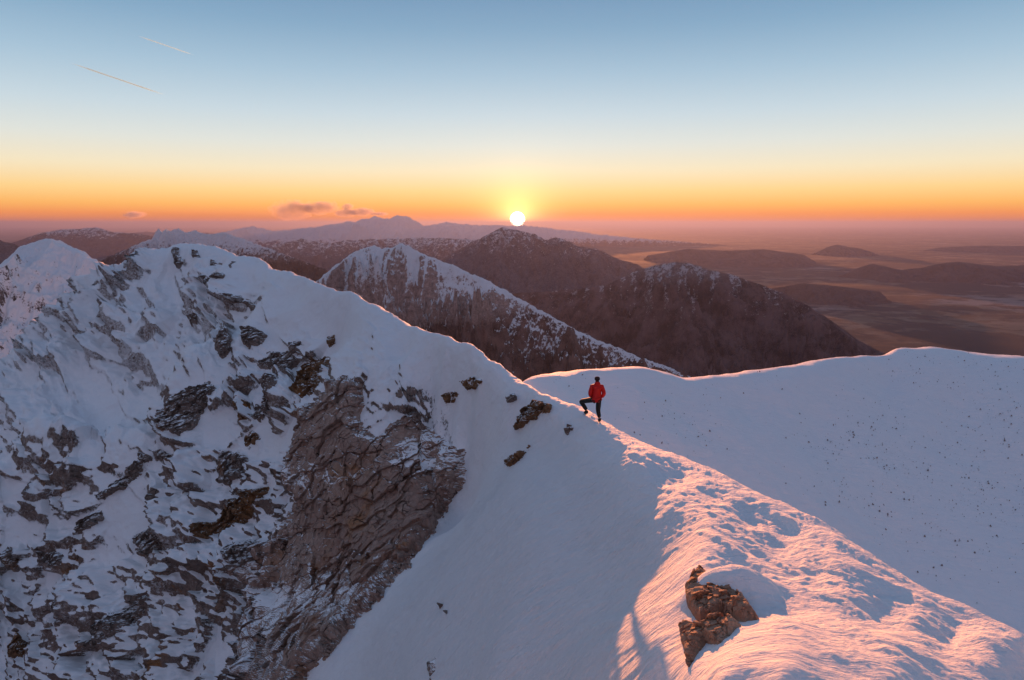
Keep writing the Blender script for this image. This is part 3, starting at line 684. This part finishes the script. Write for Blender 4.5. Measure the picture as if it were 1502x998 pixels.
# ------------------------------------------------------------------ air
hz = bpy.data.meshes.new('haze')
hx, hy0, hy1, z0, z1 = 245000., -245000., 245000., ZB-120, 450.
hv = [(x, y, z) for x in (-hx, hx) for y in (hy0, hy1) for z in (z0, z1)]
hz.from_pydata(hv, [], [(0,1,3,2),(4,6,7,5),(0,4,5,1),(2,3,7,6),(0,2,6,4),(1,5,7,3)])
hzo = bpy.data.objects.new('haze', hz); C.objects.link(hzo); tag(hzo, kind='stuff')
hm = bpy.data.materials.new('haze'); hm.use_nodes = True; ht = NT(hm)
pv = ht.n('ShaderNodeVolumePrincipled', None, Color=rgb(*HAZECOL), Density=HAZE, Anisotropy=.42)
on = ht.n('ShaderNodeOutputMaterial'); ht.t.links.new(pv.outputs[0], on.inputs['Volume'])
hz.materials.append(hm)

# ------------------------------------------------------------------ sky
w = bpy.data.worlds.new('World'); sc.world = w; w.use_nodes = True
t = NT.__new__(NT); t.t = w.node_tree; t.t.nodes.clear()
SUN_EL, SUN_AZ = math.radians(.33), math.atan(float(aq(759, 323)[0]))
sd = (math.sin(SUN_AZ)*math.cos(SUN_EL), math.cos(SUN_AZ)*math.cos(SUN_EL), math.sin(SUN_EL))
dr = t.n('ShaderNodeTexCoord').outputs['Generated']
sx = t.n('ShaderNodeSeparateXYZ', None, Vector=dr)
el = t.m('ARCSINE', sx.outputs['Z'])
def lin(c): return tuple(((x/255)/12.92 if x/255 <= .04045 else ((x/255+.055)/1.055)**2.4) for x in c)
STOPS = [(-90,(78,72,84)),(-8,(112,92,100)),(-.5,(176,88,60)),(0.1,(236,116,50)),(.8,(252,150,66)),(1.5,(255,184,92)),(2.6,(251,210,138)),(4.2,(240,225,190)),(6.2,(217,221,214)),(8.5,(192,209,218)),(11.5,(160,188,208)),(14.7,(128,164,192)),(18.6,(102,140,175)),(27,(92,124,160)),(45,(90,114,150)),(90,(90,108,142))]
cr = t.t.nodes.new('ShaderNodeValToRGB'); cr.color_ramp.interpolation = 'LINEAR'
e0, e1 = -90, 90
t.set(cr.inputs[0], t.ss(0, 0, 1)) if False else None
# elevation is stretched so that the low sky gets most of the ramp
def warp(e): return .5+.5*math.copysign(min(1, abs(e)/90)**.5, e)
eln = t.m('MULTIPLY_ADD', t.m('MULTIPLY', t.m('SIGN', el), t.m('POWER', t.m('DIVIDE', t.m('ABSOLUTE', el), math.pi/2), .5)), .5, .5)
t.set(cr.inputs[0], eln)
els = cr.color_ramp.elements
while len(els) < len(STOPS): els.new(.5)
for e_, (dg, c_) in zip(els, STOPS):
    e_.position = warp(dg)
for i, (dg, c_) in enumerate(STOPS): els[i].position = warp(dg); els[i].color = (*lin(c_), 1)
dt = t.m('ADD', t.m('ADD', t.m('MULTIPLY', sx.outputs['X'], sd[0]), t.m('MULTIPLY', sx.outputs['Y'], sd[1])), t.m('MULTIPLY', sx.outputs['Z'], sd[2]))
ang = t.m('ARCCOSINE', t.m('MINIMUM', dt, .9999999))
# away from the sun the low sky is dusky blue and pink instead of orange
back = t.ss(ang, math.radians(50), math.radians(120))
backc = t.mix(t.ss(el, math.radians(2), math.radians(35)), rgb(*lin((164,146,162))), rgb(*lin((116,130,156))))
skyc = t.mix(back, cr.outputs[0], backc)
nis = t.n('ShaderNodeTexSky', {'sky_type': 'NISHITA', 'sun_disc': False, 'sun_elevation': math.radians(1.0), 'sun_rotation': SUN_AZ, 'altitude': 2000., 'dust_density': 1.0})
def scale(c, k): 
    nd = t.n('ShaderNodeVectorMath', {'operation': 'SCALE'}); t.set(nd.inputs[0], c); t.set(nd.inputs[3], k); return nd.outputs[0]
def addv(a, b): 
    nd = t.n('ShaderNodeVectorMath', {'operation': 'ADD'}); t.set(nd.inputs[0], a); t.set(nd.inputs[1], b); return nd.outputs[0]
BG = .1; K = 1.09/(BG*2**EXPO)
g1 = t.m('EXPONENT', t.m('DIVIDE', ang, -math.radians(7)))
g2 = t.m('EXPONENT', t.m('DIVIDE', ang, -math.radians(1.1)))
disc = t.ss(ang, math.radians(.66), math.radians(.34))
sky = scale(skyc, K)
sky = addv(sky, scale(nis.outputs[0], .03))
gl1 = scale(rgb(.30,.20,.08)[:3], 1); 
def glow(f, col, k): 
    nd = t.n('ShaderNodeVectorMath', {'operation': 'SCALE'}); nd.inputs[0].default_value = col; t.set(nd.inputs[3], t.m('MULTIPLY', f, k)); return nd.outputs[0]
sky = addv(sky, glow(g1, (1, .8, .55), K*.06))
sky = addv(sky, glow(g2, (1, .62, .22), K*2.8))
sky = addv(sky, glow(disc, (1, .85, .6), K*60))
bg = t.n('ShaderNodeBackground', None, Strength=BG); t.set(bg.inputs[0], sky)
t.n('ShaderNodeOutputWorld', None, Surface=bg.outputs[0])
L = bpy.data.lights.new('sun', 'SUN'); L.energy = 5.0; L.angle = math.radians(.5); L.color = SUNCOL
Lo = bpy.data.objects.new('sun', L); C.objects.link(Lo)
lel = math.radians(LAMP_EL)
d = Vector((math.sin(SUN_AZ+LAMP_AZ)*math.cos(lel), math.cos(SUN_AZ+LAMP_AZ)*math.cos(lel), math.sin(lel)))
Lo.rotation_euler = d.to_track_quat('Z', 'Y').to_euler()

cam = bpy.data.cameras.new('camera'); cam.lens = 24; cam.sensor_width = 36; cam.clip_start = .1; cam.clip_end = 600000
co = bpy.data.objects.new('camera', cam); C.objects.link(co); co.rotation_euler = (math.pi/2-PITCH, 0, 0); sc.camera = co
sc.view_settings.view_transform = 'Standard'; sc.view_settings.look = 'None'; sc.view_settings.exposure = EXPO; sc.view_settings.gamma = 1
sc.cycles.max_bounces = 5; sc.cycles.diffuse_bounces = 3; sc.cycles.volume_bounces = 0
# ------------------------------------------------------------------ rocks in the near ridge
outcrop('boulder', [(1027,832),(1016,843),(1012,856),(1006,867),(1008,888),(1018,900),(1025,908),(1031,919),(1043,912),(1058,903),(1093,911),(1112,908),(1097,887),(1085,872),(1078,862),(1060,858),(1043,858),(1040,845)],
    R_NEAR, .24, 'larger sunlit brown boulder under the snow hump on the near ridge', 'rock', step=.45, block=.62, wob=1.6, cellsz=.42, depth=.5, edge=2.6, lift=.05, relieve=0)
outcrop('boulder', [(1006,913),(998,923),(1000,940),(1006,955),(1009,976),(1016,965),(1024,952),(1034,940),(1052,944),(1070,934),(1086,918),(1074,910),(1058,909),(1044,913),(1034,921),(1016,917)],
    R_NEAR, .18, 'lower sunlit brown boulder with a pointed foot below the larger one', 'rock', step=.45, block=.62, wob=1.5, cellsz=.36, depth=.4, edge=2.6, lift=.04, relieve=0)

# ------------------------------------------------------------------ stones and dead stalks poking through the snow of the bowl
rg = np.random.default_rng(5)
spots = []
for cu, cv, su, sv, n in [(1330,700,90,45,260),(1430,640,60,70,120),(1270,660,50,40,90),(1345,535,35,14,60),(1400,545,50,16,60),(1210,640,40,20,50),(1100,560,60,12,25),(985,612,40,20,40),(1440,770,60,50,160),(1180,600,120,30,40),(830,560,25,6,8),(1470,590,30,20,50),(1010,640,30,15,25)]:
    n = int(n*1.7); spots += list(zip(rg.normal(cu, su, n), rg.normal(cv, sv, n)))
spots = np.array([s for s in spots if 790 < s[0] < 1560])
Pt = hit(spots[:, 0], spots[:, 1]); ok = (Pt[:, 1] > 55) & (Pt[:, 1] < 145); Pt = Pt[ok]
sv, sf = [], []
for p in Pt:
    k = len(sv); s = float(rg.lognormal(-3.15, .7)); s = min(s, .16)
    ang0 = rg.uniform(0, 6.28)
    pts = [(math.cos(ang0+i*1.257)*s*rg.uniform(.6, 1.2), math.sin(ang0+i*1.257)*s*rg.uniform(.6, 1.2), -.06) for i in range(5)]
    top = (rg.normal(0, s*.3), rg.normal(0, s*.3), s*rg.uniform(.7, 1.6))
    for q_ in pts+[top]: sv.append((p[0]+q_[0], p[1]+q_[1], p[2]+.10+q_[2]))
    for i in range(5): sf.append((k+i, k+(i+1) % 5, k+5))
o = link_mesh('scattered_stones', sv, sf, mat_plain('stone_specks', (.20, .16, .15), .9), smooth=False); tag(o, kind='stuff')

# ------------------------------------------------------------------ clouds and vapour trails
def vol_mat(name, dens, col, nscale=None, aniso=.3, thr=.5):
    m, t = newmat(name)
    v = t.n('ShaderNodeVolumePrincipled', None, Color=rgb(*col), Density=dens, Anisotropy=aniso)
    if nscale:
        tc = t.n('ShaderNodeTexCoord').outputs['Object']
        gx = t.n('ShaderNodeTexCoord').outputs['Generated']
        n = t.noise(tc, nscale, 5, .6)
        c = t.n('ShaderNodeVectorMath', {'operation': 'DISTANCE'}, _0=gx, _1=(.5, .5, .45)).outputs['Value']
        f = t.m('SUBTRACT', n, t.m('MULTIPLY', c, .75))
        t.set(v.inputs['Density'], t.m('MULTIPLY', t.ss(f, thr-.42, thr-.18), dens))
    o = t.n('ShaderNodeOutputMaterial'); t.t.links.new(v.outputs[0], o.inputs['Volume'])
    return m
CM = vol_mat('cloud_vapour', .0014, (1.0, .9, .9), .0016)
def ellip(name, c, r, seed, mat, label):
    import bmesh
    bm = bmesh.new(); bmesh.ops.create_icosphere(bm, subdivisions=4, radius=1)
    V = np.array([v.co[:] for v in bm.verts])
    n = fbm(V[:, 0]*1.5+seed, V[:, 1]*1.5, V[:, 2]*1.5, 3)*.5
    for v, k in zip(bm.verts, n): v.co = v.co*(1+float(k)); v.co = Vector((v.co.x*r[0], v.co.y*r[1], v.co.z*r[2]))
    me = bpy.data.meshes.new(name); bm.to_mesh(me); bm.free(); me.materials.append(mat)
    o = bpy.data.objects.new(name, me); C.objects.link(o); o.location = c
    tag(o, label, 'cloud', 'small clouds low over the far mountains'); return o
YC = 45000.
for u, v, wu, hv, sd_, lb in [(428,308,34,15,1.1,'largest pink grey cloud above the far range'),(468,304,34,11,3.2,'long pink cloud touching the right side of the largest cloud'),
                         (508,312,18,7,5.3,'middle pink cloud hanging just over the jagged peaks'),(530,311,22,7,7.7,'flat pink cloud right of the middle one'),
                         (510,303,9,5,6.1,'faint small cloud above the middle pink cloud'),(556,314,14,3.2,2.2,'thinnest cloud streak at the right end of the row'),
                         (197,315,15,6,8.4,'small lone cloud far to the left over the orange horizon')]:
    ellip('cloud', at(u, v, YC), (wu*45*.95, 900, hv*45*.95), sd_, CM, lb)
TM = vol_mat('trail_vapour', .020, (.42, .78, 1.0), None, .7)
def trail(p0, p1, r, label, Y=30000.):
    a = np.array(at(*p0, Y)); b = np.array(at(*p1, Y)); d = (b-a); n = 60
    e1 = np.cross(d, (0, 0, 1)); e1 /= np.linalg.norm(e1); e2 = np.cross(d, e1); e2 /= np.linalg.norm(e2)
    V = []
    for i in range(n):
        t_ = i/(n-1); rad = r*(min(1, t_*5+.05)*min(1, (1-t_)*5+.05))**.6; c_ = a+d*t_
        for k in range(10): th_ = k/10*2*math.pi; V.append(c_+e1*math.cos(th_)*rad+e2*math.sin(th_)*rad)
    Fq = [(i*10+k, i*10+(k+1) % 10, (i+1)*10+(k+1) % 10, (i+1)*10+k) for i in range(n-1) for k in range(10)]
    V.append(a); V.append(b)
    Fq += [(n*10, (k+1) % 10, k, k) for k in range(0)]
    o = link_mesh('vapour_trail', V, Fq, TM)
    tag(o, label, 'vapour trail', 'vapour trails in the upper left sky')
trail((105,93), (240,139), 30, 'longer lower white vapour trail high in the left sky')
trail((203,53), (284,81), 22, 'shorter upper white vapour trail high in the left sky')

# ------------------------------------------------------------------ the hiker
Qf = Q.reshape(-1, 3)
def surf(u, v):
    a, q_ = aq(u, v)
    s = (np.abs(Qf[:, 0]/Qf[:, 1]-a) < .0022) & (np.abs(Qf[:, 2]/Qf[:, 1]-q_) < .004) & (Qf[:, 1] < 60)
    c_ = Qf[s]
    return c_[np.argmin(c_[:, 1])] if len(c_) else np.array(at(u, v, 26.4))
def ground(x, y):
    d_ = np.hypot(Qf[:, 0]-x, Qf[:, 1]-y); i = np.argpartition(d_, 4)[:4]; return float(Qf[i, 2].mean())
RF = surf(881, 616.5).astype(float); YP = float(RF[1])
_a = float(aq(858.5, 607)[0]); _s = Qf[(np.abs(Qf[:, 0]/Qf[:, 1]-_a) < .0015) & (Qf[:, 1] > 25.2) & (Qf[:, 1] < 28.5)]
_q = float(aq(858.5, 608)[1]); LF = _s[np.argmin(np.abs(_s[:, 2]/_s[:, 1]-_q))].astype(float); LF[2] = ground(LF[0], LF[1])
S = 1.0
def pw(x, z, y=0): return Vector((RF[0]+x, RF[1]+y, RF[2]+z))
def skin(name, verts, edges, rad, mat, parent, root=0, sub=2, off=None):
    me = bpy.data.meshes.new(name); me.from_pydata([tuple(v) for v in verts], edges, [])
    o = bpy.data.objects.new(name+'_tmp', me); C.objects.link(o)
    m = o.modifiers.new('s', 'SKIN'); m.use_smooth_shade = True
    for i, r in enumerate(rad):
        sv_ = me.skin_vertices[0].data[i]; sv_.radius = r if isinstance(r, tuple) else (r, r); sv_.use_root = (i == root)
    s = o.modifiers.new('d', 'SUBSURF'); s.levels = sub; s.render_levels = sub
    dg = bpy.context.evaluated_depsgraph_get()
    nm = bpy.data.meshes.new_from_object(o.evaluated_get(dg)); nm.name = name
    bpy.data.objects.remove(o)
    for p in nm.polygons: p.use_smooth = True
    nm.materials.clear(); nm.materials.append(mat)
    n = bpy.data.objects.new(name, nm); C.objects.link(n)
    if parent is not None:
        n.parent = parent; n.matrix_parent_inverse = parent.matrix_world.inverted()
    return n
per = bpy.data.objects.new('person', None); C.objects.link(per); per.location = Vector(RF.tolist()); bpy.context.view_layer.update()
per.matrix_world.translation = per.location
tag(per, 'hiker in a red hooded jacket and black trousers on the snow crest, one knee raised', 'person')
M_SK = mat_plain('skin', (.45, .27, .20), .6); M_JK = mat_plain('red_jacket', (.50, .010, .009), .55, .02, .2, 14)
M_TR = mat_plain('black_trousers', (.014, .013, .014), .7, .01, .2, 20); M_BT = mat_plain('dark_boots', (.03, .022, .02), .6)
M_HT = mat_plain('dark_hat', (.03, .016, .016), .9, .005, .2, 60); M_GT = mat_plain('grey_strap', (.30, .29, .30), .6); M_HAIR = mat_plain('dark_hair', (.03, .02, .015), .8)
cx = -.13
LFv = Vector(LF.tolist())
lank = LFv+Vector((.02, -.06, .12)); rank = pw(-.0, .11, -.02)
lknee = Vector((RF[0]-.60, LFv.y+.02, LFv.z+.53)); rknee = pw(-.055, .46, .05)
lhip = pw(cx-.10, .90, .0); rhip = pw(cx+.09, .88, -.01)
pel = pw(cx, .96); waist = pw(cx, 1.10, -.01); chest = pw(cx+.005, 1.30, -.02); nb = pw(cx+.01, 1.47, -.01); nk = pw(cx+.015, 1.55, .01); hd = pw(cx+.015, 1.68, .02); ht_ = pw(cx+.015, 1.77, .01)
lsh = pw(cx-.19, 1.425, -.01); rsh = pw(cx+.20, 1.42, -.01)
lel_ = pw(cx-.265, 1.16, -.08); rel_ = pw(cx+.285, 1.15, -.08)
lwr = pw(cx-.20, .985, .10); rwr = pw(cx+.22, .975, .10)
lhd = pw(cx-.155, .95, .17); rhd = pw(cx+.17, .94, .17)
V = [pel, waist, chest, nb, nk, hd, ht_, lsh, lel_, lwr, lhd, rsh, rel_, rwr, rhd, lhip, lknee, lank, rhip, rknee, rank]
E = [(0,1),(1,2),(2,3),(3,4),(4,5),(5,6),(3,7),(7,8),(8,9),(9,10),(3,11),(11,12),(12,13),(13,14),(0,15),(15,16),(16,17),(0,18),(18,19),(19,20)]
R_ = [(.12,.10),(.12,.10),(.135,.10),(.08,.07),.052,(.085,.105),(.07,.09),.055,.042,.028,.036,.055,.042,.028,.036,.085,.058,.04,.085,.058,.04]
def addv_(p, par, r):
    V.append(p); E.append((par, len(V)-1)); R_.append(r)
for s_, wi, hv_ in ((-1, 10, lhd), (1, 14, rhd)):       # four fingers and a thumb, curled in the pockets
    for k in range(4):
        b_ = hv_+Vector((-s_*(.012+.004*k), .03, .022-.016*k)); addv_(b_, wi, .009); i = len(V)-1
        addv_(b_+Vector((-s_*.022, .022, -.010)), i, .008); addv_(b_+Vector((-s_*.040, .018, -.030)), i+1, .007)
    addv_(hv_+Vector((-s_*.03, -.005, .03)), wi, .010); addv_(hv_+Vector((-s_*.05, .015, .02)), len(V)-1, .008)
for p, par, r in [(hd+Vector((0, .105, -.01)), 5, .014), (hd+Vector((-.082, 0, -.01)), 5, .016), (hd+Vector((.082, 0, -.01)), 5, .016), (hd+Vector((0, .07, -.075)), 5, .03), (lank+Vector((-.06, .13, -.07)), 17, .035), (rank+Vector((.02, .15, -.06)), 20, .035)]: addv_(p, par, r)
skin('body', V, E, R_, M_SK, per)
# jacket
JV = [pw(cx, .86, -.005), pw(cx, 1.0, -.005), waist, chest, nb+Vector((0, 0, -.02)), nk+Vector((0, 0, -.03)), lsh, lel_, lwr, rsh, rel_, rwr, pw(cx, .80, 0)]
JE = [(12,0),(0,1),(1,2),(2,3),(3,4),(4,5),(4,6),(6,7),(7,8),(4,9),(9,10),(10,11)]
jk = skin('jacket', JV, JE, [(.205,.16),(.20,.155),(.20,.155),(.205,.16),(.13,.12),.095,(.085,.09),.085,.07,(.085,.09),.085,.07,(.19,.15)], M_JK, per, root=2)
skin('hood', [nk+Vector((0, -.09, -.09)), nk+Vector((0, -.08, .01)), nk+Vector((0, -.04, .06))], [(0,1),(1,2)], [(.13,.07),(.125,.08),(.10,.08)], M_JK, jk)
# trousers
TV = [pw(cx, .95, 0), lhip, lknee, lank+Vector((0, 0, .06)), rhip, rknee, rank+Vector((0, 0, .06)), lhip*.5+lknee*.5, rhip*.5+rknee*.5]
tr = skin('trousers', TV, [(0,1),(1,7),(7,2),(2,3),(0,4),(4,8),(8,5),(5,6)], [(.14,.12),.12,.098,.078,.12,.095,.075,.11,.11], M_TR, per)
for an, kn in ((lank, lknee), (rank, rknee)):
    d_ = (kn-an).normalized()
    skin('ankle_strap', [an+d_*.155+Vector((0,0,0)), an+d_*.175], [(0,1)], [.083,.083], M_GT, tr, sub=1)
# boots
for an, dx in ((lank, -.09), (rank, .03)):
    g_ = an.z-.115
    sh = [Vector((an.x, an.y, an.z+.07)), Vector((an.x, an.y, an.z)), Vector((an.x-dx*.1, an.y-.05, g_+.05)), Vector((an.x+dx*.5, an.y+.08, g_+.055)), Vector((an.x+dx, an.y+.17, g_+.045))]
    skin('boot', sh, [(0,1),(1,2),(1,3),(3,4)], [.078,.074,.062,.060,.052], M_BT, per, root=1)
# hat and hair
skin('hat', [hd+Vector((0, -.015, -.045)), hd+Vector((0, -.01, .04)), hd+Vector((0, -.005, .13))], [(0,1),(1,2)], [(.108,.13),(.116,.13),(.098,.11)], M_HT, per)
skin('hair', [hd+Vector((0, -.06, -.09)), hd+Vector((0, -.055, -.02))], [(0,1)], [(.08,.055),(.095,.065)], M_HAIR, per)
